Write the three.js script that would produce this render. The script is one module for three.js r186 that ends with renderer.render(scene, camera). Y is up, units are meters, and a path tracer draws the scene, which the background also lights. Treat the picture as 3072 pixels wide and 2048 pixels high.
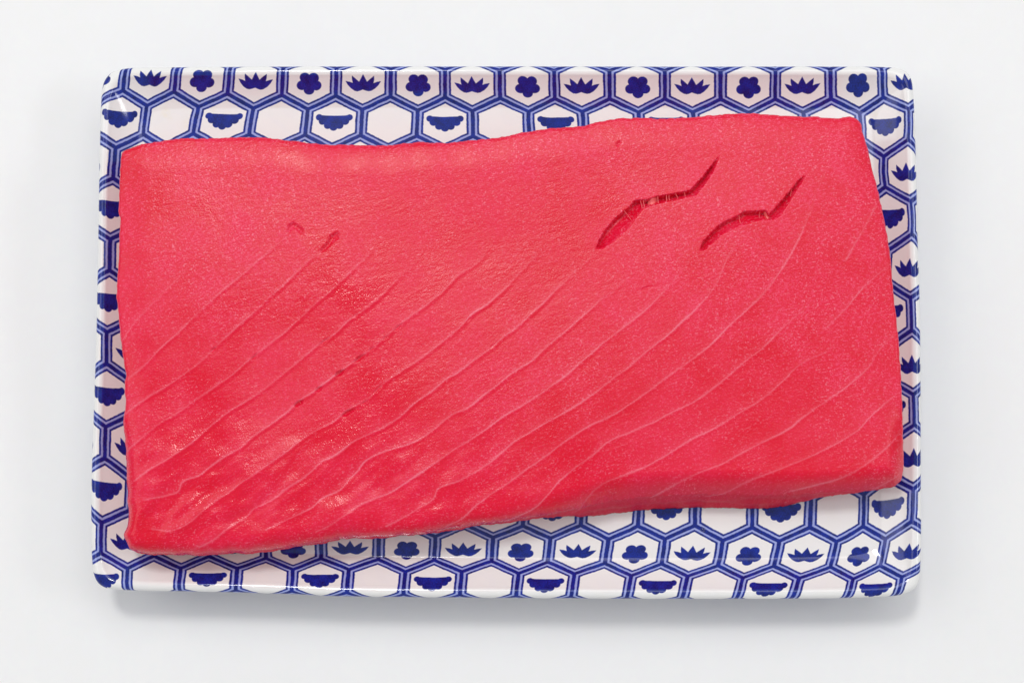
import * as THREE from 'three';
import { RectAreaLightUniformsLib } from 'three/addons/lights/RectAreaLightUniformsLib.js';
import { RoundedBoxGeometry } from 'three/addons/geometries/RoundedBoxGeometry.js';

// ------------------------------------------------------------------ camera, light, exposure
const scene = new THREE.Scene();
const W = 3072, H = 2048, DIST = 0.5, TILT = THREE.MathUtils.degToRad(5.5), MM = 0.0000925, AIM = 0.020;
const camera = new THREE.PerspectiveCamera(2 * Math.atan(1024 * MM / DIST) * 180 / Math.PI, 1024 / 682, 0.02, 20);
camera.position.set(0, AIM + DIST * Math.cos(TILT), DIST * Math.sin(TILT));
camera.up.set(0, 0, -1);
camera.lookAt(0, AIM, 0);
camera.updateMatrixWorld(true);

scene.background = new THREE.Color().setRGB(0.43, 0.432, 0.438);   // the pale room around the table
RectAreaLightUniformsLib.init();
const LAMPS = [
  // [name, label, x, y, z, width, height, intensity, rgb]
  ['ceiling_lamp', 'square white ceiling lamp above the far edge of the table', -0.22, 1.72, -0.64, 0.20, 0.24, 55, [1, 0.985, 0.955]],
  ['strip_lamp', 'long white strip lamp beside the right end of the plate', 1.25, 1.22, -0.05, 0.5, 0.22, 8, [0.95, 0.975, 1]],
  ['added_left_panel', 'added wide soft white fill panel beside the left end of the plate', -1.3, 1.55, -0.4, 1.6, 1.1, 0.8, [1, 0.99, 0.97]],  // added fill panel: soft ambient light and a highlight on the left rim
  ['added_sheen_panel', 'added broad soft white fill panel beyond the far right corner of the table', 0.38, 2.0, -0.9, 1.6, 0.9, 1.5, [1, 1, 1]],  // added panel, placed to give a sheen over the far right of the tuna
];
const renderer = new THREE.WebGLRenderer({ antialias: true });
renderer.toneMapping = THREE.LinearToneMapping;
renderer.toneMappingExposure = 1.05;
renderer.shadowMap.enabled = true;

// ------------------------------------------------------------------ helpers
const clamp = (x, a, b) => Math.min(b, Math.max(a, x));
const mix = (a, b, t) => a + (b - a) * t;
const smooth = (a, b, x) => { const t = clamp((x - a) / (b - a), 0, 1); return t * t * (3 - 2 * t); };
function rng(seed) { let s = seed >>> 0; return () => { s = (s + 0x6D2B79F5) >>> 0; let t = s; t = Math.imul(t ^ (t >>> 15), t | 1); t ^= t + Math.imul(t ^ (t >>> 7), t | 61); return ((t ^ (t >>> 14)) >>> 0) / 4294967296; }; }
function makeNoise(seed) {                                 // 2-D gradient noise, about -1..1
  const r = rng(seed), p = new Uint8Array(512), gx = new Float32Array(256), gy = new Float32Array(256);
  const q = [...Array(256).keys()];
  for (let i = 255; i > 0; i--) { const j = Math.floor(r() * (i + 1)); [q[i], q[j]] = [q[j], q[i]]; }
  for (let i = 0; i < 512; i++) p[i] = q[i & 255];
  for (let i = 0; i < 256; i++) { const a = r() * Math.PI * 2; gx[i] = Math.cos(a); gy[i] = Math.sin(a); }
  return (x, y) => {
    const xi = Math.floor(x), yi = Math.floor(y), fx = x - xi, fy = y - yi, X = xi & 255, Y = yi & 255;
    const u = fx * fx * fx * (fx * (fx * 6 - 15) + 10), v = fy * fy * fy * (fy * (fy * 6 - 15) + 10);
    const a = p[p[X] + Y], b = p[p[X + 1] + Y], c = p[p[X] + Y + 1], d = p[p[X + 1] + Y + 1];
    const n0 = gx[a] * fx + gy[a] * fy, n1 = gx[b] * (fx - 1) + gy[b] * fy, n2 = gx[c] * fx + gy[c] * (fy - 1), n3 = gx[d] * (fx - 1) + gy[d] * (fy - 1);
    return 1.5 * mix(mix(n0, n1, u), mix(n2, n3, u), v);
  };
}
const nA = makeNoise(11), nB = makeNoise(23), nC = makeNoise(37), nD = makeNoise(51), nE = makeNoise(77);
const ray = new THREE.Vector3();
function at(px, py, h) {                                   // photo pixel -> [x, z] on the level h
  ray.set(px / W * 2 - 1, 1 - py / H * 2, 0.5).unproject(camera).sub(camera.position);
  const k = (h - camera.position.y) / ray.y;
  return [camera.position.x + ray.x * k, camera.position.z + ray.z * k];
}
const Z = (zx, zy, s, list) => list.map(([x, y]) => [zx + x / s, zy + y / s]);
function smoothLoop(points, n, closed = true) {
  const c = new THREE.CatmullRomCurve3(points.map(([x, z]) => new THREE.Vector3(x, 0, z)), closed, 'centripetal');
  c.arcLengthDivisions = 4000;
  return c.getSpacedPoints(n).slice(0, closed ? n : n + 1).map((v) => [v.x, v.z]);
}
const srgb = (r, g, b) => { const c = new THREE.Color().setRGB(r / 255, g / 255, b / 255, THREE.SRGBColorSpace); return [c.r, c.g, c.b]; };
const toS = (x) => { x = clamp(x, 0, 1); return 255 * (x <= 0.0031308 ? 12.92 * x : 1.055 * Math.pow(x, 1 / 2.4) - 0.055); };
const toneLut = new Uint8Array(4097); for (let i = 0; i <= 4096; i++) toneLut[i] = Math.round(toS(i / 4096));
const S8 = (x) => toneLut[Math.round(clamp(x, 0, 1) * 4096)];
function texture(data, w, h, isColor) {
  const t = new THREE.DataTexture(data, w, h, THREE.RGBAFormat, THREE.UnsignedByteType);
  t.magFilter = THREE.LinearFilter; t.minFilter = THREE.LinearMipmapLinearFilter; t.generateMipmaps = true;
  if (isColor) t.colorSpace = THREE.SRGBColorSpace;
  t.needsUpdate = true;
  return t;
}
function place(o, name, data) { o.name = name; Object.assign(o.userData, data); o.traverse((m) => { if (m.isMesh) { m.castShadow = true; m.receiveShadow = true; } }); scene.add(o); return o; }

// ------------------------------------------------------------------ lamps
for (const [name, label, x, y, z, w, h, power, rgb] of LAMPS) {
  const g = new THREE.Group(); g.position.set(x, y, z); g.lookAt(0, 0.02, 0);
  const housing = new THREE.Mesh(new RoundedBoxGeometry(w + 0.03, h + 0.03, 0.05, 3, 0.008), new THREE.MeshStandardMaterial({ color: 0xdedede, roughness: 0.6 }));
  housing.name = 'lamp_housing'; housing.position.z = -0.032; g.add(housing);
  const glow = new THREE.Mesh(new RoundedBoxGeometry(w, h, 0.006, 2, 0.002), new THREE.MeshStandardMaterial({ color: 0xf2f2f2, roughness: 0.5, emissive: new THREE.Color(...rgb), emissiveIntensity: 0.6 }));
  glow.name = 'lamp_diffuser'; glow.position.z = -0.0035; g.add(glow);
  place(g, name, { label, category: 'lamp' });
  const light = new THREE.RectAreaLight(new THREE.Color(...rgb), power, w, h);
  light.position.set(0, 0, 0.002); light.rotation.y = Math.PI; g.add(light);   // an area light shines along its own -z
}

// ------------------------------------------------------------------ table top
{
  const N = 512, c = new Uint8Array(N * N * 4), b = new Uint8Array(N * N * 4);
  for (let j = 0; j < N; j++) for (let i = 0; i < N; i++) {
    const k = (j * N + i) * 4, x = i / N, y = j / N;
    const f = 0.006 * nA(x * 14, y * 14) + 0.005 * nB(x * 60, y * 60) + 0.004 * nC(x * 190, y * 190);
    c[k] = S8(0.84 + f); c[k + 1] = S8(0.842 + f); c[k + 2] = S8(0.845 + f); c[k + 3] = 255;
    b[k] = b[k + 1] = b[k + 2] = 128 + 60 * nD(x * 120, y * 120) + 40 * nE(x * 240, y * 240); b[k + 3] = 255;
  }
  const map = texture(c, N, N, true), bump = texture(b, N, N, false);
  for (const t of [map, bump]) { t.wrapS = t.wrapT = THREE.MirroredRepeatWrapping; t.repeat.set(4, 3); }
  const table = new THREE.Mesh(new RoundedBoxGeometry(1.6, 0.03, 1.2, 4, 0.004), new THREE.MeshStandardMaterial({ map, bumpMap: bump, bumpScale: 0.00002, roughness: 0.68 }));
  table.position.y = -0.015;
  place(table, 'table_top', { kind: 'structure', label: 'smooth white table top under the plate', category: 'table' });
}

// ------------------------------------------------------------------ plate
const LIP = 0.0222, WELL = 0.0168;
const plateEdge = smoothLoop([
  [356, 211], [376, 206], [440, 203], [522, 202], [682, 201], [860, 200], [1040, 199.5], [1500, 199.5], [2000, 200], [2350, 200], [2514, 200.5], [2657, 202], [2693, 206], [2719, 217], [2733, 239], [2739, 279],
  [2745, 398], [2749, 531], [2753.5, 738], [2758.6, 891], [2761, 1098], [2762, 1417], [2763, 1590], [2761, 1689], [2758, 1733], [2748, 1760], [2724, 1777], [2690, 1786], [2608, 1791], [2472, 1794.5],
  [2100, 1796], [1700, 1794.5], [1350, 1792], [1000, 1788], [920, 1784], [750, 1778], [580, 1774], [410, 1771], [339, 1767], [315, 1762], [294, 1747], [282.5, 1723], [277, 1682], [274, 1570],
  [276, 1410], [281, 1262], [286, 1109], [290, 982], [292.5, 854], [295.5, 695], [298, 534], [301, 398], [303, 330], [306, 279], [313, 245], [327, 225], [341, 215],
].map(([x, y]) => at(x, y, 0.0205)), 900);
let pMin = [9, 9], pMax = [-9, -9];
for (const [x, z] of plateEdge) { pMin = [Math.min(pMin[0], x), Math.min(pMin[1], z)]; pMax = [Math.max(pMax[0], x), Math.max(pMax[1], z)]; }
const pC = [(pMin[0] + pMax[0]) / 2, (pMin[1] + pMax[1]) / 2], pA = (pMax[0] - pMin[0]) / 2, pB = (pMax[1] - pMin[1]) / 2;
const inset = ([x, z], d) => [pC[0] + (x - pC[0]) * (pA - d) / pA, pC[1] + (z - pC[1]) * (pB - d) / pB];
// [inset from the outermost line, height, inset used for the print, printed]
const CR = 0.0017;
const profile = [];
const foot = [[0.026, 0.0022], [0.0235, 0.0018], [0.023, 0.0003], [0.0222, 0], [0.0204, 0], [0.0197, 0.0006], [0.0185, 0.0045], [0.015, 0.0066], [0.009, 0.0096], [0.0045, 0.0132], [0.0018, 0.0168], [0.0005, 0.0192]];
for (const [d, y] of foot) profile.push([d, y]);
for (let k = 0; k <= 14; k++) { const a = Math.PI * (1 - k / 14 * 0.80); profile.push([CR + CR * Math.cos(a), LIP - CR + CR * Math.sin(a)]); }
const crestAt = foot.length + 8;
const wellCurve = [];
{
  const [d0, y0] = profile[profile.length - 1], n = 16, d1 = 0.0112;
  for (let k = 1; k <= n; k++) {                            // hollow slope that runs out into the flat well
    const t = k / n, d = mix(d0, d1, t), u = 1 - t;
    wellCurve.push([d, WELL + (y0 - WELL) * u * (0.55 + 0.45 * u)]);
  }
  profile.push(...wellCurve, [0.022, WELL - 0.00005], [0.034, WELL - 0.0001], [0.05, WELL - 0.0001], [0.07, WELL - 0.0001]);
}
function plateHeight(x, z) {                               // height of the upper face, for placing print marks
  const d = Math.min(pA - Math.abs(x - pC[0]), pB - Math.abs(z - pC[1]));
  for (let k = crestAt; k < profile.length - 1; k++) if (d <= profile[k + 1][0]) return mix(profile[k][1], profile[k + 1][1], clamp((d - profile[k][0]) / (profile[k + 1][0] - profile[k][0]), 0, 1));
  return WELL;
}
function onPlate(px, py) { let h = WELL, p; for (let k = 0; k < 5; k++) { p = at(px, py, h); h = plateHeight(p[0], p[1]); } return p; }
const MARGIN = 0.010;
const toUV = (x, z) => [(x - pMin[0] + MARGIN) / (2 * pA + 2 * MARGIN), (z - pMin[1] + MARGIN) / (2 * pB + 2 * MARGIN)];
// the printed honeycomb: [column, row, pixel x, pixel y]; odd rows hold sprigs, even rows leaves and blanks
const cells = [];
[451, 608, 767, 928, 1089, 1255, 1415, 1583, 1743, 1914, 2075, 2247, 2405, 2574, 2714].forEach((x, i) => cells.push([i + 1, 1, x, [231, 236, 240, 245, 246, 250, 251, 255, 254, 256, 255, 257, 254, 250, 243][i]]));
[357, 507, 669, 837, 1002, 1168, 1335, 1503, 1668].forEach((x, i) => cells.push([i + 0.5, 2, x, [355, 357, 362, 364, 366, 367, 369, 370, 371][i]]));
cells.push([14.5, 2, 2658, 379], [12.5, 2, 2330, 374], [10.5, 2, 2000, 372]);
cells.push([0.5, 4, 333, 626], [0.5, 6, 327, 905], [0.5, 8, 323, 1187], [0.5, 10, 315, 1470], [0.5, 12, 312, 1742]);
cells.push([1, 3, 425, 496], [1, 9, 391, 1336], [1, 7, 396, 1050], [1, 5, 412, 770]);
cells.push([15, 3, 2716, 513], [15, 5, 2727, 800], [15, 7, 2735, 1090], [15, 9, 2739, 1368], [15, 11, 2722, 1652], [14.5, 4, 2672, 653], [14.5, 6, 2664, 940], [14.5, 8, 2668, 1232], [14.5, 10, 2661, 1524]);
[381, 547, 713, 879, 1050, 1221, 1389, 1563, 1733, 1907, 2077, 2249, 2419, 2579].forEach((x, i) => cells.push([i + 1, 11, x, [1622, 1632, 1640, 1645, 1640, 1646, 1645, 1652, 1650, 1658, 1657, 1664, 1662, 1664][i]]));
cells.push([10.5, 10, 1999, 1530], [11.5, 10, 2171, 1534], [12.5, 10, 2341, 1537]);
[[0.5 + 2, 624, 1735], [3.5, 798, 1737], [4.5, 959, 1740], [6.5, 1297, 1749], [7.5, 1469, 1751], [8.5, 1634, 1754], [10.5, 1970, 1759], [12.5, 2299, 1766], [14.5, 2622, 1769]].forEach(([c, x, y]) => cells.push([c, 12, x, y]));
// thin-plate fit from the plate's plan (metres) to honeycomb columns and rows
const fit = (() => {
  const P = cells.map(([c, r, x, y]) => { const [a, b] = onPlate(x, y); return [(a - pC[0]) * 10, (b - pC[1]) * 10, c, r]; });
  const n = P.length, m = n + 3, K = (d2) => d2 < 1e-12 ? 0 : 0.5 * d2 * Math.log(d2);
  const A = [...Array(m)].map(() => new Float64Array(m + 2));
  for (let i = 0; i < n; i++) {
    for (let j = 0; j < n; j++) A[i][j] = K((P[i][0] - P[j][0]) ** 2 + (P[i][1] - P[j][1]) ** 2);
    A[i][i] += 0.0008;
    A[i][n] = A[n][i] = 1; A[i][n + 1] = A[n + 1][i] = P[i][0]; A[i][n + 2] = A[n + 2][i] = P[i][1];
    A[i][m] = P[i][2]; A[i][m + 1] = P[i][3];
  }
  for (let k = 0; k < m; k++) {
    let best = k; for (let i = k + 1; i < m; i++) if (Math.abs(A[i][k]) > Math.abs(A[best][k])) best = i;
    [A[k], A[best]] = [A[best], A[k]];
    for (let i = 0; i < m; i++) if (i !== k) { const f = A[i][k] / A[k][k]; if (f) for (let j = k; j < m + 2; j++) A[i][j] -= f * A[k][j]; }
  }
  const w = A.map((row, i) => [row[m] / row[i], row[m + 1] / row[i]]);
  return (x, z) => {
    x = (x - pC[0]) * 10; z = (z - pC[1]) * 10;
    let c = w[n][0] + w[n + 1][0] * x + w[n + 2][0] * z, r = w[n][1] + w[n + 1][1] * x + w[n + 2][1] * z;
    for (let i = 0; i < n; i++) { const k = K((x - P[i][0]) ** 2 + (z - P[i][1]) ** 2); c += w[i][0] * k; r += w[i][1] * k; }
    return [c, r];
  };
})();
// stencils of the three sprigs, in honeycomb widths, y up
const STEN = 160, SPAN = 0.8;
function stencil(inside) {
  const a = new Float32Array(STEN * STEN), q = 4;
  for (let j = 0; j < STEN; j++) for (let i = 0; i < STEN; i++) {
    let s = 0;
    for (let v = 0; v < q; v++) for (let u = 0; u < q; u++) s += inside(((i + (u + 0.5) / q) / STEN - 0.5) * SPAN, ((j + (v + 0.5) / q) / STEN - 0.5) * SPAN) ? 1 : 0;
    a[j * STEN + i] = s / (q * q);
  }
  return (x, y) => {
    const fx = (x / SPAN + 0.5) * STEN - 0.5, fy = (y / SPAN + 0.5) * STEN - 0.5, i = Math.floor(fx), j = Math.floor(fy);
    if (i < 0 || j < 0 || i >= STEN - 1 || j >= STEN - 1) return 0;
    const u = fx - i, v = fy - j, k = j * STEN + i;
    return mix(mix(a[k], a[k + 1], u), mix(a[k + STEN], a[k + STEN + 1], u), v);
  };
}
const inPoly = (p) => (x, y) => { let c = false; for (let i = 0, j = p.length - 1; i < p.length; j = i++) if ((p[i][1] > y) !== (p[j][1] > y) && x < (p[j][0] - p[i][0]) * (y - p[i][1]) / (p[j][1] - p[i][1]) + p[i][0]) c = !c; return c; };
const disc = (x, y, cx, cy, r) => (x - cx) ** 2 + (y - cy) ** 2 < r * r;
const plum = stencil((x, y) => { y += 0.035; for (let k = 0; k < 5; k++) { const a = -Math.PI / 2 + k * Math.PI * 0.4; if (disc(x, y, 0.137 * Math.cos(a), 0.137 * Math.sin(a), 0.098)) return true; } return disc(x, y, 0, 0, 0.125); });
const sprigPoly = [[-0.325, 0.045], [-0.25, 0.03], [-0.19, 0.005], [-0.205, 0.07], [-0.205, 0.15], [-0.14, 0.095], [-0.072, 0.03], [-0.04, 0.1], [0, 0.18], [0.04, 0.1], [0.075, 0.03], [0.14, 0.095], [0.205, 0.15], [0.205, 0.07], [0.19, 0.005], [0.25, 0.03], [0.325, 0.045], [0.28, -0.035], [0.22, -0.105], [0.15, -0.155], [0.1, -0.165], [0.05, -0.15], [0, -0.128], [-0.05, -0.15], [-0.1, -0.165], [-0.15, -0.155], [-0.22, -0.105], [-0.28, -0.035]];
const sprigIn = inPoly(sprigPoly.map(([x, y]) => [x, y - 0.025]));
const sprig = stencil((x, y) => sprigIn(x, y));
const leafIn = inPoly([[-0.29, 0.125], [-0.2, 0.118], [-0.1, 0.112], [0, 0.11], [0.1, 0.112], [0.2, 0.118], [0.29, 0.125], [0.28, 0.06], [0.2, 0], [0.1, -0.09], [0, -0.12], [-0.1, -0.09], [-0.2, 0], [-0.28, 0.06]]);
const leaf = stencil((x, y) => { x /= 1.06; y = (y - 0.01) / 1.22; if (leafIn(x, y)) return true; const a = Math.abs(x); return disc(a, y, 0.262, 0.078, 0.058) || disc(a, y, 0.195, 0.01, 0.07) || disc(a, y, 0.1, -0.065, 0.068) || disc(a, y, 0, -0.095, 0.072); });
{
  const NX = 2048, NY = Math.round(2048 * (2 * pB + 2 * MARGIN) / (2 * pA + 2 * MARGIN));
  const gx = 96, gy = 64, grid = new Float32Array((gx + 1) * (gy + 1) * 2);
  for (let j = 0; j <= gy; j++) for (let i = 0; i <= gx; i++) {
    const [c, r] = fit(pMin[0] - MARGIN + (2 * pA + 2 * MARGIN) * i / gx, pMin[1] - MARGIN + (2 * pB + 2 * MARGIN) * j / gy);
    grid[(j * (gx + 1) + i) * 2] = c; grid[(j * (gx + 1) + i) * 2 + 1] = r;
  }
  const data = new Uint8Array(NX * NY * 4), white = [0.81, 0.81, 0.805], navy = srgb(11, 35, 130), lilac = srgb(148, 162, 222), RH = Math.sqrt(3) / 2;
  const stains = [[500, 340, 30, 0.5], [640, 330, 16, 0.35], [830, 315, 22, 0.4], [2625, 345, 12, 0.5], [2640, 405, 9, 0.4], [2638, 485, 9, 0.5], [1405, 1640, 10, 0.3], [560, 370, 24, 0.4]].map(([x, y, r, a]) => [...onPlate(x, y), r * MM, a]);
  for (let j = 0; j < NY; j++) for (let i = 0; i < NX; i++) {
    const fx = (i + 0.5) / NX * gx, fy = (j + 0.5) / NY * gy, a = Math.min(gx - 1, Math.floor(fx)), b = Math.min(gy - 1, Math.floor(fy)), u = fx - a, v = fy - b, k = (b * (gx + 1) + a) * 2, k2 = k + (gx + 1) * 2;
    const mx = i * 0.12, my = j * 0.12, wob = 0.006;
    const c = mix(mix(grid[k], grid[k + 2], u), mix(grid[k2], grid[k2 + 2], u), v) + wob * nA(mx * 0.35, my * 0.35);
    const r = mix(mix(grid[k + 1], grid[k + 3], u), mix(grid[k2 + 1], grid[k2 + 3], u), v) + wob * nB(mx * 0.35, my * 0.35);
    // nearest cell: rows one apart, even rows shifted by half a column
    let best = 9, row = 0, col = 0;
    for (let rr = Math.round(r) - 1; rr <= Math.round(r) + 1; rr++) {
      const sh = (rr & 1) ? 0 : 0.5, cc = Math.round(c - sh) + sh, d = (c - cc) ** 2 + ((r - rr) * RH) ** 2;
      if (d < best) { best = d; row = rr; col = cc; }
    }
    const X = c - col, Y = (row - r) * RH, e = 0.5 - Math.max(Math.abs(X), Math.abs(X) * 0.5 + Math.abs(Y) * RH);
    const ed = e + 0.004 * nC(mx * 1.6, my * 1.6), bl = 0.007;
    let ink = 0, lil = 0;
    ink = 1 - smooth(0.038 - bl, 0.038 + bl, ed);
    ink = Math.max(ink, smooth(0.075 - bl, 0.075 + bl, ed) * (1 - smooth(0.114 - bl, 0.114 + bl, ed)));
    lil = smooth(0.02, 0.04, ed) * (1 - smooth(0.08, 0.1, ed));
    let m = 0;
    if (row & 1) m = (((Math.round(col) % 2) + 2) % 2 === 0) ? plum(X, Y) : sprig(X, Y);
    else m = (((Math.round(col - 0.5) % 2) + 2) % 2 === 0) ? leaf(X, Y) : 0;
    ink = Math.max(ink, m);
    const wash = 1 + 0.45 * nD(mx * 2.6, my * 2.6) + 0.4 * nE(mx * 0.5, my * 0.5), tone = 1 + 0.012 * nB(mx * 0.12, my * 0.12);
    const x = pMin[0] - MARGIN + (2 * pA + 2 * MARGIN) * (i + 0.5) / NX, z = pMin[1] - MARGIN + (2 * pB + 2 * MARGIN) * (j + 0.5) / NY;
    let st = 0; for (const [sx, sz, sr, sa] of stains) { const d = Math.hypot(x - sx, z - sz) / sr + 0.4 * nC(mx * 0.5, my * 0.5); if (d < 1) st = Math.max(st, sa * (1 - smooth(0.1, 1, d)) * (0.7 + 0.5 * nD(mx * 1.2, my * 1.2))); }
    const q = (j * NX + i) * 4;
    for (let h = 0; h < 3; h++) {
      let t = white[h] * tone * (1 - st * [0.02, 0.06, 0.22][h]);
      t = mix(t, lilac[h], lil * 0.95);
      t = mix(t, navy[h] * wash, ink);
      data[q + h] = S8(t);
    }
    data[q + 3] = 255;
  }
  const map = texture(data, NX, NY, true); map.anisotropy = 8;
  // geometry: rings from the middle of the underside round the lip to the middle of the well
  const n = plateEdge.length, pos = [], uv = [], idx = [];
  const push = (x, y, z, u, v) => { pos.push(x, y, z); uv.push(u, v); return pos.length / 3 - 1; };
  const arc = [0]; for (let k = crestAt; k > 0; k--) { const [d1, y1] = profile[k], [d0, y0] = profile[k - 1]; arc[crestAt - k + 1] = arc[crestAt - k] + Math.hypot(d1 - d0, y1 - y0); }
  profile.forEach(([d, y], k) => {
    const e = k >= crestAt ? d : profile[crestAt][0] - Math.min(MARGIN * 0.98, arc[crestAt - k] * 0.92);
    for (const p of plateEdge) { const [x, z] = inset(p, d), [a, b] = inset(p, e); push(x, y + 0.00025 * nA(x * 16 + 3, z * 16) * smooth(0.004, 0.016, y) , z, ...toUV(a, b)); }
  });
  const under = push(pC[0], 0.0022, pC[1], ...toUV(...pC)), top = push(pC[0], WELL - 0.0001, pC[1], ...toUV(...pC));
  for (let k = 0; k < profile.length - 1; k++) for (let i = 0; i < n; i++) { const a = k * n + i, b = k * n + (i + 1) % n, c = a + n, d = b + n; idx.push(a, c, b, b, c, d); }
  const last = (profile.length - 1) * n;
  for (let i = 0; i < n; i++) { idx.push(under, i, (i + 1) % n); idx.push(top, last + (i + 1) % n, last + i); }
  const g = new THREE.BufferGeometry();
  g.setAttribute('position', new THREE.Float32BufferAttribute(pos, 3)); g.setAttribute('uv', new THREE.Float32BufferAttribute(uv, 2)); g.setIndex(idx);
  g.computeVertexNormals();
  const plate = new THREE.Mesh(g, new THREE.MeshPhysicalMaterial({ map, roughness: 0.1, side: THREE.DoubleSide }));
  place(plate, 'serving_plate', { label: 'white rectangular porcelain plate printed with blue honeycomb, plum blossoms and leaves', category: 'plate' });
}

// ------------------------------------------------------------------ tuna block
const TOP = 0.0362, BASE = WELL + 0.0002, MID = 0.030;
const rear = [[379, 449], [392, 445], [430, 432], [485, 422], [546, 415], [614, 415], [716, 412], [801, 413], [886, 424], [954, 432], [1051, 435], [1170, 435.5], [1255, 427], [1340, 429], [1408, 422], [1493, 413], [1578, 395], [1663, 384], [1748, 378], [1828, 359], [1896, 354], [1998, 355.6], [2083, 350], [2161, 344], [2253, 340], [2304, 344], [2440, 350], [2514, 354], [2538, 350], [2556, 351], [2569, 356]];
const right = [[2569, 356], [2580, 368], [2593, 410], [2605, 458], [2619, 515], [2634, 573], [2646, 629], [2667, 738], [2677, 840], [2687, 930], [2694, 1000], [2702, 1102], [2706, 1187], [2709, 1272], [2711, 1340], [2713, 1395], [2704, 1437], [2686, 1458]];
const front = [[393, 1647], [420, 1657], [478, 1662], [580, 1665], [682, 1660], [784, 1652], [920, 1635], [1039, 1614], [1130, 1609], [1234, 1605], [1336, 1589], [1438, 1574], [1540, 1560], [1642, 1544], [1744, 1524], [1846, 1500], [1948, 1489], [2102, 1482], [2238, 1484], [2340, 1484], [2408, 1482], [2493, 1476], [2578, 1470], [2640, 1466], [2686, 1458]];
const left = [[379, 449], [367, 457], [363, 476], [360, 517], [358, 580], [356, 640], [360, 660], [357, 752], [352, 829], [351, 895], [357, 966], [365, 1048], [378, 1130], [374, 1150], [377, 1211], [370, 1262], [378, 1339], [385, 1446], [386, 1502], [390, 1553], [383, 1584], [374, 1604], [383, 1628], [393, 1647]];
const NU = 1000, NV = 520;
const ragged = (list, n, seed) => {                          // resample at even steps, with small torn irregularities
  const p = smoothLoop(list.map(([x, y]) => at(x, y, mix(TOP - 0.0022, MID, smooth(1200, 1480, y)))), n, false);
  return p.map(([x, z], i) => { const e = Math.min(1, Math.min(i, n - i) / 12) * 0.00022; return [x + e * nA(x * 420 + seed, z * 420), z + e * (nB(x * 420, z * 420 + seed) + 0.6 * nC(x * 1300, z * 1300))]; });
};
const bR = ragged(rear, NU, 3), bF = ragged(front, NU, 9), bL = ragged(left, NV, 15), bG = ragged(right, NV, 21);
const loop = [...bR.slice(0, -1), ...bG.slice(0, -1), ...[...bF].reverse().slice(0, -1), ...[...bL].reverse().slice(0, -1)];   // clockwise seen from above
// a raster over the block with its distances to the outline, the sinews and the splits
const tMin = [9, 9], tMax = [-9, -9];
for (const [x, z] of loop) { tMin[0] = Math.min(tMin[0], x - 0.022); tMin[1] = Math.min(tMin[1], z - 0.022); tMax[0] = Math.max(tMax[0], x + 0.022); tMax[1] = Math.max(tMax[1], z + 0.022); }
const RS = 0.0002, RW = Math.ceil((tMax[0] - tMin[0]) / RS), RHt = Math.ceil((tMax[1] - tMin[1]) / RS);
const dEdge = new Float32Array(RW * RHt).fill(1), dLine = new Float32Array(RW * RHt).fill(1), lPale = new Float32Array(RW * RHt), lLip = new Float32Array(RW * RHt), deep = new Float32Array(RW * RHt);
function splat([x0, z0], [x1, z1], reach, each) {
  const i0 = Math.max(0, Math.floor((Math.min(x0, x1) - reach - tMin[0]) / RS)), i1 = Math.min(RW - 1, Math.ceil((Math.max(x0, x1) + reach - tMin[0]) / RS));
  const j0 = Math.max(0, Math.floor((Math.min(z0, z1) - reach - tMin[1]) / RS)), j1 = Math.min(RHt - 1, Math.ceil((Math.max(z0, z1) + reach - tMin[1]) / RS));
  const dx = x1 - x0, dz = z1 - z0, l2 = dx * dx + dz * dz || 1e-12;
  for (let j = j0; j <= j1; j++) for (let i = i0; i <= i1; i++) {
    const x = tMin[0] + i * RS - x0, z = tMin[1] + j * RS - z0, t = clamp((x * dx + z * dz) / l2, 0, 1), d = Math.hypot(x - t * dx, z - t * dz);
    if (d < reach) each(j * RW + i, d, t, x * dz - z * dx, x + x0, z + z0);
  }
}
for (let k = 0; k < loop.length; k += 4) splat(loop[k], loop[(k + 4) % loop.length], 0.012, (q, d) => { if (d < dEdge[q]) dEdge[q] = d; });
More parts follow.
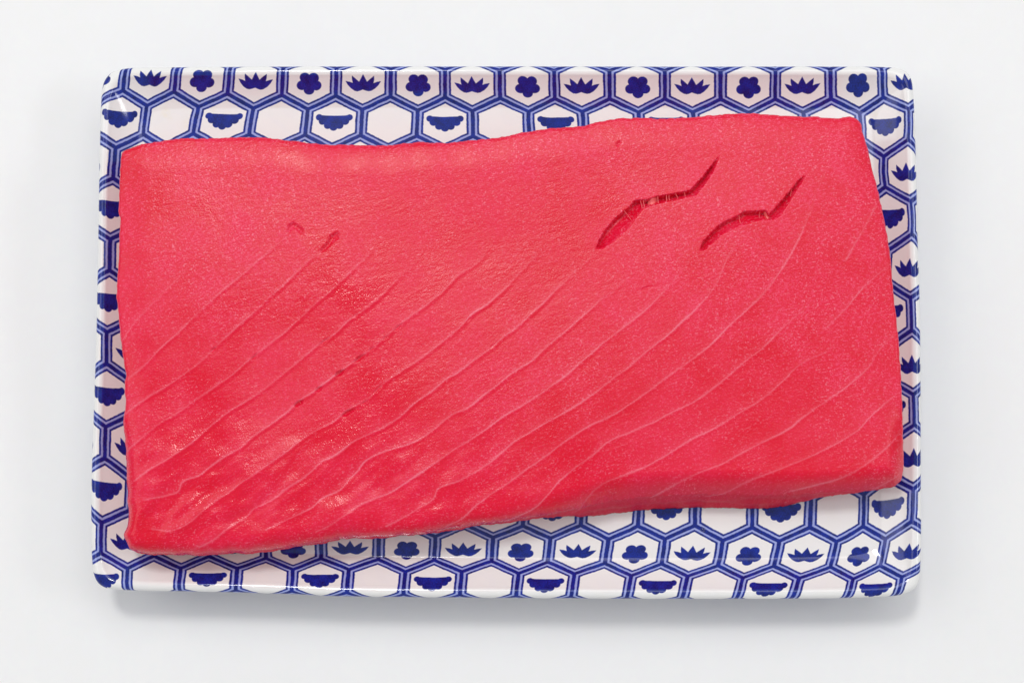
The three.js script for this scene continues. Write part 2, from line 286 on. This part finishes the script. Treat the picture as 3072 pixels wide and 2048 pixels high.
// sinews: [how pale, how far the edge stands up, points from lower left to upper right]
const sinews = [
  [0.35, 0.3, [[363, 1030], [400, 977], [444, 929], [485, 888], [529, 844], [560, 815]]],
  [0.45, 0.55, [[383, 1140], [400, 1126], [434, 1099], [485, 1045], [536, 1000], [590, 946], [638, 902], [689, 858], [740, 817], [800, 762], [850, 722]]],
  [0.5, 0.9, [[380, 1240], [400, 1225], [454, 1188], [502, 1160], [560, 1120], [604, 1086], [652, 1038], [682, 1011], [726, 970], [767, 936], [808, 895], [849, 861], [893, 817], [930, 780], [965, 748]]],
  [0.5, 1.0, [[385, 1352], [417, 1324], [485, 1269], [536, 1239], [584, 1205], [638, 1167], [689, 1133], [740, 1089], [778, 1058], [808, 1035], [852, 1001], [903, 956], [944, 916], [985, 882], [1029, 841], [1067, 803], [1110, 765]]],
  [0.55, 1.0, [[410, 1440], [460, 1405], [520, 1370], [584, 1324], [638, 1276], [699, 1229], [757, 1195], [808, 1157], [859, 1116], [910, 1075], [958, 1035], [1005, 1004], [1056, 956], [1101, 926], [1156, 878], [1204, 829], [1252, 778]]],
  [0.65, 1.3, [[440, 1500], [473, 1494], [536, 1476], [550, 1448], [600, 1427], [627, 1406], [673, 1374], [726, 1343], [761, 1311], [831, 1262], [869, 1232], [893, 1208], [944, 1174], [1012, 1123], [1063, 1086], [1124, 1041], [1150, 1018], [1211, 967], [1252, 936], [1296, 905], [1340, 865], [1374, 829], [1435, 788], [1456, 764]]],
  [0.7, 1.1, [[459, 1588], [508, 1595], [550, 1581], [578, 1564], [613, 1532], [649, 1504], [687, 1480], [719, 1455], [761, 1427], [796, 1402], [831, 1378], [866, 1353], [901, 1325], [954, 1290], [999, 1269], [1034, 1239], [1068, 1218], [1102, 1201], [1150, 1154], [1204, 1116], [1241, 1092], [1292, 1055], [1340, 1018], [1391, 973], [1418, 943], [1456, 919], [1510, 873], [1571, 808], [1612, 767]]],
  [0.75, 0.8, [[600, 1642], [641, 1623], [677, 1592], [708, 1571], [743, 1550], [761, 1529], [789, 1515], [824, 1497], [859, 1469], [902, 1442], [940, 1412], [963, 1389], [1011, 1365], [1055, 1331], [1102, 1307], [1153, 1283], [1204, 1249], [1245, 1212], [1289, 1181], [1340, 1140], [1374, 1120], [1418, 1086], [1466, 1052], [1510, 1014], [1551, 984], [1592, 946], [1629, 912], [1680, 861], [1731, 812], [1782, 771]]],
  [0.8, 0.65, [[800, 1590], [851, 1566], [902, 1542], [936, 1525], [970, 1495], [1021, 1471], [1052, 1437], [1076, 1413], [1093, 1389], [1123, 1369], [1167, 1352], [1225, 1335], [1269, 1314], [1310, 1284], [1357, 1246], [1405, 1226], [1442, 1195], [1493, 1157], [1544, 1116], [1595, 1086], [1646, 1038], [1704, 990], [1768, 933], [1802, 902], [1836, 878], [1887, 834]]],
  [0.8, 0.45, [[950, 1596], [987, 1580], [1038, 1546], [1089, 1512], [1133, 1495], [1174, 1478], [1208, 1457], [1259, 1423], [1310, 1389], [1361, 1352], [1420, 1316], [1459, 1290], [1510, 1252], [1578, 1212], [1629, 1178], [1700, 1127], [1758, 1076], [1819, 1024], [1890, 970], [1952, 919], [2006, 861], [2060, 800]]],
  [0.75, 0.4, [[1160, 1580], [1208, 1556], [1259, 1525], [1303, 1495], [1317, 1467], [1378, 1444], [1429, 1416], [1480, 1382], [1540, 1330], [1595, 1297], [1646, 1266], [1714, 1228], [1785, 1181], [1836, 1140], [1887, 1103], [1938, 1058], [1996, 1014], [2040, 973], [2091, 926], [2146, 860], [2177, 789], [2204, 738], [2231, 690]]],
  [0.75, 0.3, [[1340, 1580], [1387, 1557], [1431, 1516], [1472, 1486], [1523, 1452], [1574, 1414], [1625, 1380], [1690, 1330], [1768, 1280], [1829, 1252], [1890, 1215], [1938, 1181], [2006, 1130], [2074, 1082], [2142, 1028], [2183, 984], [2244, 929], [2295, 878], [2370, 770], [2435, 629], [2449, 582], [2476, 520]]],
  [0.7, 0.3, [[1520, 1565], [1557, 1550], [1608, 1523], [1642, 1489], [1676, 1448], [1727, 1404], [1778, 1368], [1826, 1327], [1904, 1293], [1972, 1263], [2023, 1235], [2074, 1212], [2125, 1178], [2193, 1123], [2244, 1079], [2278, 1055], [2350, 985], [2440, 905]]],
  [0.7, 0.3, [[1735, 1545], [1751, 1516], [1778, 1479], [1812, 1452], [1863, 1431], [1931, 1404], [2000, 1367], [2068, 1323], [2146, 1286], [2218, 1241], [2279, 1204], [2330, 1163], [2361, 1133], [2400, 1095], [2476, 1058]]],
  [0.7, 0.3, [[1960, 1495], [2027, 1456], [2102, 1418], [2163, 1395], [2238, 1354], [2306, 1320], [2367, 1289], [2408, 1255], [2452, 1224], [2510, 1184], [2561, 1146], [2605, 1105], [2639, 1054], [2690, 995]]],
  [0.75, 0.3, [[2130, 1500], [2190, 1476], [2245, 1446], [2306, 1422], [2367, 1398], [2425, 1374], [2476, 1350], [2527, 1323], [2578, 1289], [2605, 1259], [2646, 1221], [2701, 1177]]],
  [0.75, 0.3, [[2380, 1475], [2442, 1459], [2527, 1435], [2578, 1408], [2629, 1371], [2673, 1333], [2706, 1294]]],
  [0.6, 0.2, [[2630, 1470], [2656, 1456], [2694, 1432], [2712, 1418]]],
  [0.5, 0.15, [[2540, 780], [2564, 737], [2592, 688], [2638, 603]]],
  [0.55, 0.15, [[2480, 985], [2540, 925], [2595, 860], [2629, 830], [2668, 796]]],
];
for (const [pale, lip, pts] of sinews) {
  const p = smoothLoop(pts.map(([x, y]) => at(x, y, TOP - 0.0005)), pts.length * 8, false).map(([x, z]) => [x + 0.00007 * nA(x * 300, z * 300) + 0.00006 * nC(x * 1700, z * 1700), z + 0.00007 * nB(x * 300, z * 300) + 0.00006 * nD(x * 1700, z * 1700)]);
  for (let k = 0; k < p.length - 1; k++) {
    const end = smooth(0, 0.2, (p.length - 1 - k) / p.length) * 0.75 + 0.25, low = smooth(0, 0.05, k / p.length), f = 0.75 + 0.4 * nE(p[k][0] * 90, p[k][1] * 90 + pale * 50);
    splat(p[k], p[k + 1], 0.0075, (q, d, t, side) => {
      const s = side > 0 ? -d : d;                            // positive on the lower right of a sinew
      if (d < Math.abs(dLine[q])) { dLine[q] = s; lPale[q] = pale * end * clamp(f, 0.3, 1.1); lLip[q] = lip * Math.min(end, low) * clamp(f, 0.5, 1.1); }
    });
  }
}
// splits and torn slits: two edges each, the upper one undercut, the lower one sloping in
const z4 = (l) => Z(1700, 400, 2.94, l);
const splits = [
  { depth: 0.0026, up: z4([[255, 1022], [290, 940], [350, 840], [420, 760], [500, 690], [545, 658], [600, 593], [660, 590], [720, 586], [790, 560], [900, 543], [1000, 523], [1085, 508], [1200, 385], [1290, 265], [1358, 185]]), lo: z4([[255, 1022], [330, 1015], [450, 940], [560, 840], [620, 748], [680, 672], [730, 650], [780, 636], [830, 620], [890, 606], [950, 596], [1060, 566], [1150, 548], [1230, 442], [1300, 332], [1358, 185]]) },
  { depth: 0.0024, up: z4([[1168, 1045], [1200, 955], [1270, 885], [1330, 822], [1400, 776], [1500, 736], [1560, 696], [1660, 690], [1750, 686], [1780, 722], [1850, 648], [1920, 566], [1980, 497], [2050, 407], [2115, 365]]), lo: z4([[1168, 1045], [1230, 1025], [1290, 975], [1380, 895], [1480, 845], [1560, 818], [1620, 800], [1690, 780], [1750, 770], [1820, 768], [1880, 745], [1960, 625], [2010, 535], [2060, 460], [2115, 365]]) },
];
for (const [x0, y0, x1, y1, w, depth] of [
  [1060, 1090, 1104, 1058, 11, 3.2], [1003, 1130, 1040, 1108, 13, 3.5], [945, 1177, 975, 1156, 11, 3.2], [880, 1222, 918, 1197, 12, 3.4], [1104, 1056, 1128, 1038, 8, 2.4], [1180, 995, 1215, 966, 8, 2.4], [1145, 1022, 1172, 1002, 7, 2],
  [1020, 1252, 1075, 1222, 12, 3], [1080, 1216, 1112, 1198, 8, 2.2], [1115, 1185, 1160, 1146, 8, 2], [752, 1083, 779, 1057, 9, 2.2], [955, 1040, 998, 1006, 9, 2], [1058, 956, 1078, 938, 6, 1.5], [630, 1062, 656, 1034, 9, 2], [664, 885, 690, 874, 5, 1],
  [1905, 872, 1977, 856, 7, 1.6], [1798, 905, 1858, 864, 4, 0.9], [1395, 972, 1420, 945, 6, 1.2], [1465, 1050, 1500, 1020, 6, 1.0], [735, 1392, 760, 1372, 7, 1.4], [2230, 1400, 2262, 1392, 5, 0.6], [1848, 442, 1868, 420, 14, 0.8], [660, 1408, 680, 1392, 6, 1.2],
]) {
  const l = Math.hypot(x1 - x0, y1 - y0), nx = -(y1 - y0) / l * w / 2 * 1.35, ny = (x1 - x0) / l * w / 2 * 1.35, f = (t, s) => { const b = Math.sin(Math.PI * Math.pow(t, 0.8)); return [mix(x0, x1, t) + s * nx * b, mix(y0, y1, t) + s * ny * b]; }, T = [0, 0.15, 0.35, 0.55, 0.75, 0.9, 1];
  splits.push({ depth: depth * 0.0005, soft: 0.0005, up: T.map((t) => f(t, -1)), lo: T.map((t) => f(t, 1)) });
}
const z8 = (l) => Z(700, 550, 4.48, l);
splits.push({ depth: 0.0007, soft: 0.0009, up: z8([[735, 715], [720, 640], [735, 560], [800, 515], [890, 570], [955, 620], [935, 725]]), lo: z8([[735, 715], [765, 680], [790, 645], [815, 640], [850, 650], [885, 680], [935, 725]]) });
splits.push({ depth: 0.0009, soft: 0.0009, up: z8([[1120, 930], [1200, 860], [1260, 790], [1300, 700], [1400, 640], [1440, 700]]), lo: z8([[1120, 930], [1190, 945], [1250, 920], [1330, 840], [1420, 760], [1440, 700]]) });
const distTo = (p, x, z) => { let b = 1; for (let k = 0; k < p.length - 1; k++) { const dx = p[k + 1][0] - p[k][0], dz = p[k + 1][1] - p[k][1], ax = x - p[k][0], az = z - p[k][1], t = clamp((ax * dx + az * dz) / (dx * dx + dz * dz || 1e-12), 0, 1); b = Math.min(b, Math.hypot(ax - t * dx, az - t * dz)); } return b; };
for (const s of splits) {
  const w = (l) => l.map(([x, y]) => at(x, y, TOP - 0.0004)), up = w(s.up), lo = w(s.lo), inside = inPoly([...up, ...lo.slice().reverse()]);
  const xs = [...up, ...lo].map((p) => p[0]), zs = [...up, ...lo].map((p) => p[1]);
  for (let j = Math.max(0, Math.floor((Math.min(...zs) - 0.001 - tMin[1]) / RS)); j < (Math.max(...zs) + 0.001 - tMin[1]) / RS; j++) for (let i = Math.max(0, Math.floor((Math.min(...xs) - 0.001 - tMin[0]) / RS)); i < (Math.max(...xs) + 0.001 - tMin[0]) / RS; i++) {
    const x0 = tMin[0] + i * RS, z0 = tMin[1] + j * RS, x = x0 + 0.00015 * nC(x0 * 1500, z0 * 1500), z = z0 + 0.00015 * nD(x0 * 1500, z0 * 1500);
    if (!inside(x, z)) continue;
    const du = distTo(up, x, z), dl = distTo(lo, x, z), width = du + dl, k = Math.min(1, du / (s.soft ?? 0.00025)) * Math.pow(smooth(0, 0.85, dl / width), 0.9) * Math.min(1, width / 0.0016);
    deep[j * RW + i] = Math.max(deep[j * RW + i], s.depth * k);
  }
}
const sample = (a, x, z) => {
  const fx = (x - tMin[0]) / RS, fz = (z - tMin[1]) / RS, i = clamp(Math.floor(fx), 0, RW - 2), j = clamp(Math.floor(fz), 0, RHt - 2), u = clamp(fx - i, 0, 1), v = clamp(fz - j, 0, 1), k = j * RW + i;
  return mix(mix(a[k], a[k + 1], u), mix(a[k + RW], a[k + RW + 1], u), v);
};
const near = (a, x, z) => a[clamp(Math.round((z - tMin[1]) / RS), 0, RHt - 1) * RW + clamp(Math.round((x - tMin[0]) / RS), 0, RW - 1)];
const cornerAt = at(560, 1520, TOP), frontAt = at(1200, 1480, TOP);
function relief(x, z) {                                       // height of the cut face over the level TOP, rounding left out
  let h = 0.0008 * nA(x * 14 + 5, z * 18) + 0.00006 * nB(x * 60, z * 75);
  const s = near(dLine, x, z), lip = near(lLip, x, z), pale = near(lPale, x, z);
  if (Math.abs(s) < 0.5) {
    const fade = 1 - smooth(0.005, 0.0075, Math.abs(s));
    const step = smooth(0.0000, 0.0010, s);                 // the upper side stands proud and falls into a shallow trough
    h += fade * lip * (0.00004 * (1 - step) * Math.exp(Math.min(0, s) / 0.0025) - 0.00007 * step * Math.exp(-Math.max(0, s - 0.0010) / 0.0018));
    h += fade * pale * 0.00002 * Math.exp(-((s / 0.0005) ** 2));
  }
  const wave = Math.exp(-(((x - cornerAt[0]) / 0.036) ** 2 + ((z - cornerAt[1]) / 0.017) ** 2)) + 0.6 * Math.exp(-(((x - frontAt[0]) / 0.04) ** 2 + ((z - frontAt[1]) / 0.014) ** 2));
  const a = (x * 0.8 - z * 0.6), b = (x * 0.6 + z * 0.8);
  h += wave * (0.0006 * nC(a * 60, b * 130) + 0.00030 * nD(a * 170, b * 300));
  const c = x * 0.97 - z * 0.2, d = x * 0.2 + z * 0.97;
  h += 0.000016 * nD(c * 230, d * 620) + 0.000012 * nE(c * 700, d * 1500);
  return h - sample(deep, x, z);
}
const body = (() => {
  const pos = [], uv = [], idx = [];
  const push = (x, y, z, u, v) => { pos.push(x, y, z); uv.push((u - tMin[0]) / (tMax[0] - tMin[0]), (v - tMin[1]) / (tMax[1] - tMin[1])); return pos.length / 3 - 1; };
  const R = (x, z) => 0.0064 * (1 + 0.25 * nD(x * 30, z * 30)), z0 = at(1500, 1180, MID)[1], z1 = at(1500, 1480, MID)[1], xa = at(1450, 1500, MID)[0], xb = at(1850, 1500, MID)[0], ease = (t) => t + 0.012 * Math.sin(2 * Math.PI * t) * -1;
  const P00 = bR[0], P10 = bR[NU], P01 = bF[0], P11 = bF[NU];
  const lookup = (arr, n, t) => { const f = t * n, i = Math.min(n - 1, Math.floor(f)), w = f - i; return [mix(arr[i][0], arr[i + 1][0], w), mix(arr[i][1], arr[i + 1][1], w)]; };
  const dense = (t) => (t < 0.5 ? 0.5 * Math.pow(2 * t, 1.12) : 1 - 0.5 * Math.pow(2 - 2 * t, 1.12));
  const U = [...Array(NU + 1)].map((_, i) => dense(i / NU)), V = [...Array(NV + 1)].map((_, j) => dense(j / NV));
  const rearC = U.map((u) => lookup(bR, NU, u)), frontC = U.map((u) => lookup(bF, NU, u)), leftC = V.map((v) => lookup(bL, NV, v)), rightC = V.map((v) => lookup(bG, NV, v));
  for (let j = 0; j <= NV; j++) for (let i = 0; i <= NU; i++) {
    const u = U[i], v = V[j], x = [0, 0];
    for (let k = 0; k < 2; k++) x[k] = (1 - v) * rearC[i][k] + v * frontC[i][k] + (1 - u) * leftC[j][k] + u * rightC[j][k] - ((1 - u) * (1 - v) * P00[k] + u * (1 - v) * P10[k] + (1 - u) * v * P01[k] + u * v * P11[k]);
    const rim = i === 0 || j === 0 || i === NU || j === NV, r = R(x[0], x[1]), d = rim ? 0 : Math.min(sample(dEdge, x[0], x[1]), 1);
    const q = clamp(1 - d / r, 0, 1), wf = smooth(z0, z1, x[1]), q8 = clamp(1 - d / 0.009, 0, 1), q1 = clamp(1 - d / (0.0015 + 0.0006 * nC(x[0] * 60, x[1] * 60)), 0, 1);
    const drop = mix(0.0011 * q8 * q8 + 0.0013 * (1 - Math.sqrt(Math.max(0, 1 - q1 * q1 * q1))), mix(0.0060 * (1 - Math.sqrt(Math.max(0, 1 - q * q * q))), 0.0064 * q * q, smooth(xa, xb, x[0])), wf);   // knife-cut on the far side, rolled over on the near side
    push(x[0], TOP + relief(x[0], x[1]) * (1 - 0.7 * q * q * q * q) - drop, x[1], x[0], x[1]);
  }
  const at2 = (i, j) => j * (NU + 1) + i;
  for (let j = 0; j < NV; j++) for (let i = 0; i < NU; i++) { const a = at2(i, j), b = at2(i + 1, j), c = at2(i, j + 1), d = at2(i + 1, j + 1); idx.push(a, c, b, b, c, d); }
  // the sides
  const ring = []; for (let i = 0; i < NU; i++) ring.push(at2(i, 0)); for (let j = 0; j < NV; j++) ring.push(at2(NU, j)); for (let i = NU; i > 0; i--) ring.push(at2(i, NV)); for (let j = NV; j > 0; j--) ring.push(at2(0, j));
  const n = ring.length, ROWS = 16, frontFoot = at(1500, 1500, MID)[0], frontEnd = at(1850, 1500, MID)[0], rightStart = at(2300, 1500, MID)[0], rightEnd = at(2690, 1500, MID)[0];
  let prev = ring;
  const normals = ring.map((q, k) => { const w = 14, a = ring[(k - w + n) % n], b = ring[(k + w) % n], dx = pos[b * 3] - pos[a * 3], dz = pos[b * 3 + 2] - pos[a * 3 + 2], l = Math.hypot(dx, dz) || 1; return [dz / l, -dx / l]; });
  for (let r = 1; r <= ROWS; r++) {
    const f = r / ROWS, cur = [];
    for (let k = 0; k < n; k++) {
      const q = ring[k], x = pos[q * 3], y = pos[q * 3 + 1], z = pos[q * 3 + 2], [nx, nz] = normals[k];
      const isFront = smooth(0.2, 0.8, nz), lean = isFront * smooth(frontFoot, frontEnd, x) * (1 - smooth(rightStart, rightEnd, x));
      const bulge = 0.0004 * Math.sin(Math.PI * f) + 0.0007 * nC(x * 90 + z * 70, f * 2.4 + 7) * Math.sin(Math.PI * Math.min(1, f * 1.2));
      const out = bulge + mix(-0.0022 * f * f, 0.0036 * f, lean);
      const yy = mix(y, BASE, f * (2 - f) * 0.25 + f * 0.75), slide = (y - yy) * 0.9;
      cur.push(push(x + nx * out, yy, z + nz * out, x + nx * slide, z + nz * slide));
    }
    for (let k = 0; k < n; k++) { const a = prev[k], b = prev[(k + 1) % n], c = cur[k], d = cur[(k + 1) % n]; idx.push(a, b, c, b, d, c); }
    prev = cur;
  }
  const mid = push((tMin[0] + tMax[0]) / 2, BASE, (tMin[1] + tMax[1]) / 2, 0.5, 0.5);
  for (let k = 0; k < n; k++) idx.push(prev[k], prev[(k + 1) % n], mid);
  const g = new THREE.BufferGeometry();
  g.setAttribute('position', new THREE.Float32BufferAttribute(pos, 3)); g.setAttribute('uv', new THREE.Float32BufferAttribute(uv, 2)); g.setIndex(idx);
  g.computeVertexNormals();
  return g;
})();
const inBlock = new Uint8Array(RW * RHt);                       // which raster cells belong to the cut face, by scan lines
for (let j = 0; j < RHt; j++) {
  const z = tMin[1] + j * RS, hits = [];
  for (let k = 0; k < loop.length; k++) { const a = loop[k], b = loop[(k + 1) % loop.length]; if ((a[1] > z) !== (b[1] > z)) hits.push(a[0] + (b[0] - a[0]) * (z - a[1]) / (b[1] - a[1])); }
  hits.sort((a, b) => a - b);
  for (let k = 0; k + 1 < hits.length; k += 2) for (let i = Math.max(0, Math.ceil((hits[k] - tMin[0]) / RS)); i < Math.min(RW, (hits[k + 1] - tMin[0]) / RS); i++) inBlock[j * RW + i] = 1;
}
// flesh: red meat with pale fibre flecks, painted sheen and glints, and pale sinews
const fleshW = 2048, fleshH = Math.round(2048 * (tMax[1] - tMin[1]) / (tMax[0] - tMin[0]));
const fleshColor = new Uint8Array(fleshW * fleshH * 4), fleshBump = new Uint8Array(fleshW * fleshH * 4), fleshRough = new Uint8Array(fleshW * fleshH * 4);
{
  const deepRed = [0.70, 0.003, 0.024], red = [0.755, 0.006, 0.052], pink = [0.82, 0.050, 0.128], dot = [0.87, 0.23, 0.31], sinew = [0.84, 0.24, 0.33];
  for (let j = 0; j < fleshH; j++) for (let i = 0; i < fleshW; i++) {
    const x = tMin[0] + (tMax[0] - tMin[0]) * (i + 0.5) / fleshW, z = tMin[1] + (tMax[1] - tMin[1]) * (j + 0.5) / fleshH;
    const bend = 0.22 + 0.10 * nB(x * 6, z * 6), ca = Math.cos(bend), sa = Math.sin(bend), a = x * ca - z * sa, b = x * sa + z * ca;
    const fib = nA(a * 900, b * 2300), fine = nC(a * 2400, b * 3600), clump = nD(x * 130, z * 130), broad = nE(x * 34 + 2, z * 34), grain = nB(x * 5200, z * 5200);
    const wet = smooth(-0.3, 0.5, 0.7 * nE(x * 40, z * 40) - 0.2 - (x + 0.02) * 7 + (z - 0.005) * 14);   // meat juice gathers at the near left
    const s = near(dLine, x, z), pale = near(lPale, x, z), bareShade = s > 0 && s < 0.01 ? 0.7 * near(lLip, x, z) * smooth(0, 0.0004, s) * (1 - smooth(0.0008, 0.0024, s)) : 0;   // few flecks below a sinew, which also puts the trough shade into the colour
    const sheenFlecks = -0.08 + 0.24 * smooth(-0.5, 0.5, nA(x * 15 + 9, z * 18 + 4) + (x * 3.5 - z * 9));   // sheen put into the colour: pale flecks crowd towards the far right
    let fleck = smooth(0.08, 0.8, sheenFlecks + 0.55 * fib + 0.5 * fine + 0.22 * clump + 0.16 * broad);
    const crowd = 0.45 + 0.55 * smooth(-0.35, 0.45, nA(x * 75, z * 75) + 0.5 * nC(x * 210, z * 210)) + sheenFlecks * 1.6;
    const dots = smooth(0.16, 0.6, 0.6 * nE(a * 1150, b * 2900) + 0.5 * fine + 0.35 * nB(a * 520, b * 1300)) * (1 - 0.8 * bareShade) * crowd;  // pale fibre ends, with wet glints painted in as colour
    let t = 0.45 + 0.38 * clump + 0.4 * broad + 0.3 * fib;
    let col = [0, 1, 2].map((k) => mix(deepRed[k], red[k], clamp(t, 0, 1)));
    col = col.map((c, k) => mix(mix(c, pink[k], clamp(fleck * 0.9 * (1 - 0.75 * bareShade), 0, 1)), dot[k], clamp(dots * 0.42, 0, 0.65)));
    if (Math.abs(s) < 0.5) {
      const rough = 1 + 0.5 * nC(x * 900, z * 900), w = 0.00027 * (0.8 + 0.5 * nD(x * 140, z * 140));
      let k0 = Math.exp(-(((s + 0.0002) / w) ** 2)) * (0.75 + 0.35 * grain) * pale * (0.95 + 0.5 * nE(x * 70, z * 70));
      if (s < 0) k0 = Math.max(k0, pale * 0.17 * Math.exp(s / 0.0013) * rough);     // membrane seen through the meat on its upper side
      else k0 -= pale * 0.08 * smooth(0.0003, 0.0008, s) * Math.exp(-s / 0.0014);  // trough shade painted in by drawing the colour towards deep red
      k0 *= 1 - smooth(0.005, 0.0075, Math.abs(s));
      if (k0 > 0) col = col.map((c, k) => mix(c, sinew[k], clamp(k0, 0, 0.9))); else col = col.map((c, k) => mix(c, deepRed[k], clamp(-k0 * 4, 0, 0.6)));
    }
    const q = (j * fleshW + i) * 4;
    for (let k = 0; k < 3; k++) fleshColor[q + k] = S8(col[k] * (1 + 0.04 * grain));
    fleshColor[q + 3] = 255;
    const h = 128 + 30 * fib + 50 * fine + 45 * grain;
    fleshBump[q] = fleshBump[q + 1] = fleshBump[q + 2] = clamp(h, 0, 255); fleshBump[q + 3] = 255;
    const ro = (inBlock[clamp(Math.round((z - tMin[1]) / RS), 0, RHt - 1) * RW + clamp(Math.round((x - tMin[0]) / RS), 0, RW - 1)] ? clamp(0.37 - 0.14 * wet + 0.09 * clump + 0.09 * broad - 0.06 * dots, 0.17, 0.8) : 0.62 + 0.1 * clump) * 255;
    fleshRough[q] = fleshRough[q + 1] = fleshRough[q + 2] = ro; fleshRough[q + 3] = 255;
  }
}
const flesh = new THREE.MeshPhysicalMaterial({
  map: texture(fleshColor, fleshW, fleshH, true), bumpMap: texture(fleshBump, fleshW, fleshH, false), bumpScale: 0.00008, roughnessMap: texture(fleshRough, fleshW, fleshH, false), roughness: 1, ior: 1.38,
});
const tuna = new THREE.Group();
{
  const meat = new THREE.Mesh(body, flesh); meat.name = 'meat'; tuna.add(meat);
  const strand = new THREE.MeshPhysicalMaterial({ color: new THREE.Color().setRGB(0.84, 0.11, 0.13), roughness: 0.35 });
  const r = rng(5);
  const strands = [...z4([[655, 600], [668, 664], [680, 596], [694, 650], [805, 556], [811, 618], [880, 546], [884, 606], [905, 543], [914, 598], [962, 530], [992, 588], [1038, 514], [1053, 566], [512, 684], [564, 750], [1522, 722], [1548, 838], [1708, 686], [1702, 776], [1988, 486], [1976, 590]]),
    [1012, 1118], [1022, 1128], [1030, 1106], [1038, 1115], [1074, 1074], [1080, 1084], [1084, 1068], [1091, 1076], [1095, 1060], [1101, 1069], [962, 1160], [970, 1170], [897, 1203], [904, 1213], [1030, 1236], [1036, 1248], [1115, 1043], [1121, 1050], [1196, 974], [1203, 983]];
  for (let k = 0; k < strands.length; k += 2) {
    const [x0, z0] = at(...strands[k], TOP), [x1, z1] = at(...strands[k + 1], TOP);
    const y0 = TOP + relief(x0 + (x0 - x1) * 0.2, z0 + (z0 - z1) * 0.2), y1 = TOP + relief(x1 + (x1 - x0) * 0.2, z1 + (z1 - z0) * 0.2), sag = 0.0003 + 0.0003 * r();
    const c = new THREE.CatmullRomCurve3([new THREE.Vector3(x0 - (x1 - x0) * 0.25, Math.max(y0, TOP - 0.0018) - 0.0003, z0 - (z1 - z0) * 0.25), new THREE.Vector3(mix(x0, x1, 0.45) + 0.0002 * (r() - 0.5), TOP - 0.0004 - sag, mix(z0, z1, 0.45)), new THREE.Vector3(x1 + (x1 - x0) * 0.25, Math.max(y1, TOP - 0.0018) - 0.0003, z1 + (z1 - z0) * 0.25)]);
    const m = new THREE.Mesh(new THREE.TubeGeometry(c, 10, k < 22 ? 0.00008 + 0.00007 * r() : 0.00007, 6), strand);
    m.name = 'muscle_fibre'; tuna.add(m);
  }
  const flap = (pts, drop) => {                               // a scrap of meat still joining both sides of a split
    const p = z4(pts).map(([x, y]) => at(x, y, TOP)), g = new THREE.BufferGeometry(), v = [], id = [], n = 9, w = 5;
    for (let j = 0; j <= n; j++) for (let i = 0; i <= w; i++) {
      const s = i / w, t = j / n, x = mix(mix(p[0][0], p[1][0], s), mix(p[3][0], p[2][0], s), t), z = mix(mix(p[0][1], p[1][1], s), mix(p[3][1], p[2][1], s), t);
      const arch = -drop * Math.sin(Math.PI * t) - 0.0003 + 0.0003 * nA(s * 3 + pts[0][0], t * 3) - 0.0009 * (2 * s - 1) ** 2;
      v.push(x + 0.0002 * nB(t * 4, s * 4), TOP + Math.max(-0.0008, Math.min(0.0006, 0.0009 * nA(x * 22 + 5, z * 26))) + arch, z);
    }
    for (let j = 0; j < n; j++) for (let i = 0; i < w; i++) { const a = j * (w + 1) + i; id.push(a, a + w + 1, a + 1, a + 1, a + w + 1, a + w + 2); }
    g.setAttribute('position', new THREE.Float32BufferAttribute(v, 3)); g.setIndex(id); g.computeVertexNormals();
    const m = new THREE.Mesh(g, new THREE.MeshPhysicalMaterial({ color: new THREE.Color().setRGB(0.82, 0.13, 0.14), roughness: 0.4, side: THREE.DoubleSide }));
    m.name = 'meat_flap'; tuna.add(m);
  };
  flap([[722, 578], [800, 556], [800, 640], [712, 660]], 0.0006);
  flap([[1738, 680], [1775, 690], [1812, 775], [1770, 785]], 0.0005);
  place(tuna, 'tuna_block', { label: 'thick block of raw red tuna with pale diagonal sinews lying on the plate', category: 'fish' });
}

// ------------------------------------------------------------------ small things
function pebble(size, flat, seed, material) {
  const g = new THREE.IcosahedronGeometry(size, 3), p = g.attributes.position, v = new THREE.Vector3();
  for (let i = 0; i < p.count; i++) { v.fromBufferAttribute(p, i); const k = 1 + 0.22 * nA(v.x / size * 1.3 + seed, v.y / size * 1.3 + v.z / size); p.setXYZ(i, v.x * k, v.y * k * flat, v.z * k); }
  g.computeVertexNormals();
  return new THREE.Mesh(g, material);
}
{
  const [x, z] = at(1768, 1503, 0.030), speck = pebble(0.00052, 0.9, 2, new THREE.MeshPhysicalMaterial({ color: new THREE.Color().setRGB(0.78, 0.55, 0.40), roughness: 0.4 }));
  speck.position.set(x, 0.0302, z);
  place(speck, 'bone_crumb', { label: 'tiny cream crumb stuck to the front side of the tuna', category: 'crumb' });
  const [dx, dz] = onPlate(2108, 1588), drop = pebble(0.0007, 0.45, 5, new THREE.MeshPhysicalMaterial({ color: 0xffffff, roughness: 0.02, transmission: 1, thickness: 0.001, ior: 1.33 }));
  drop.position.set(dx, WELL + 0.0001, dz);
  place(drop, 'water_droplet', { label: 'tiny clear water droplet on the plate in front of the tuna', category: 'droplet' });
}
renderer.render(scene, camera);
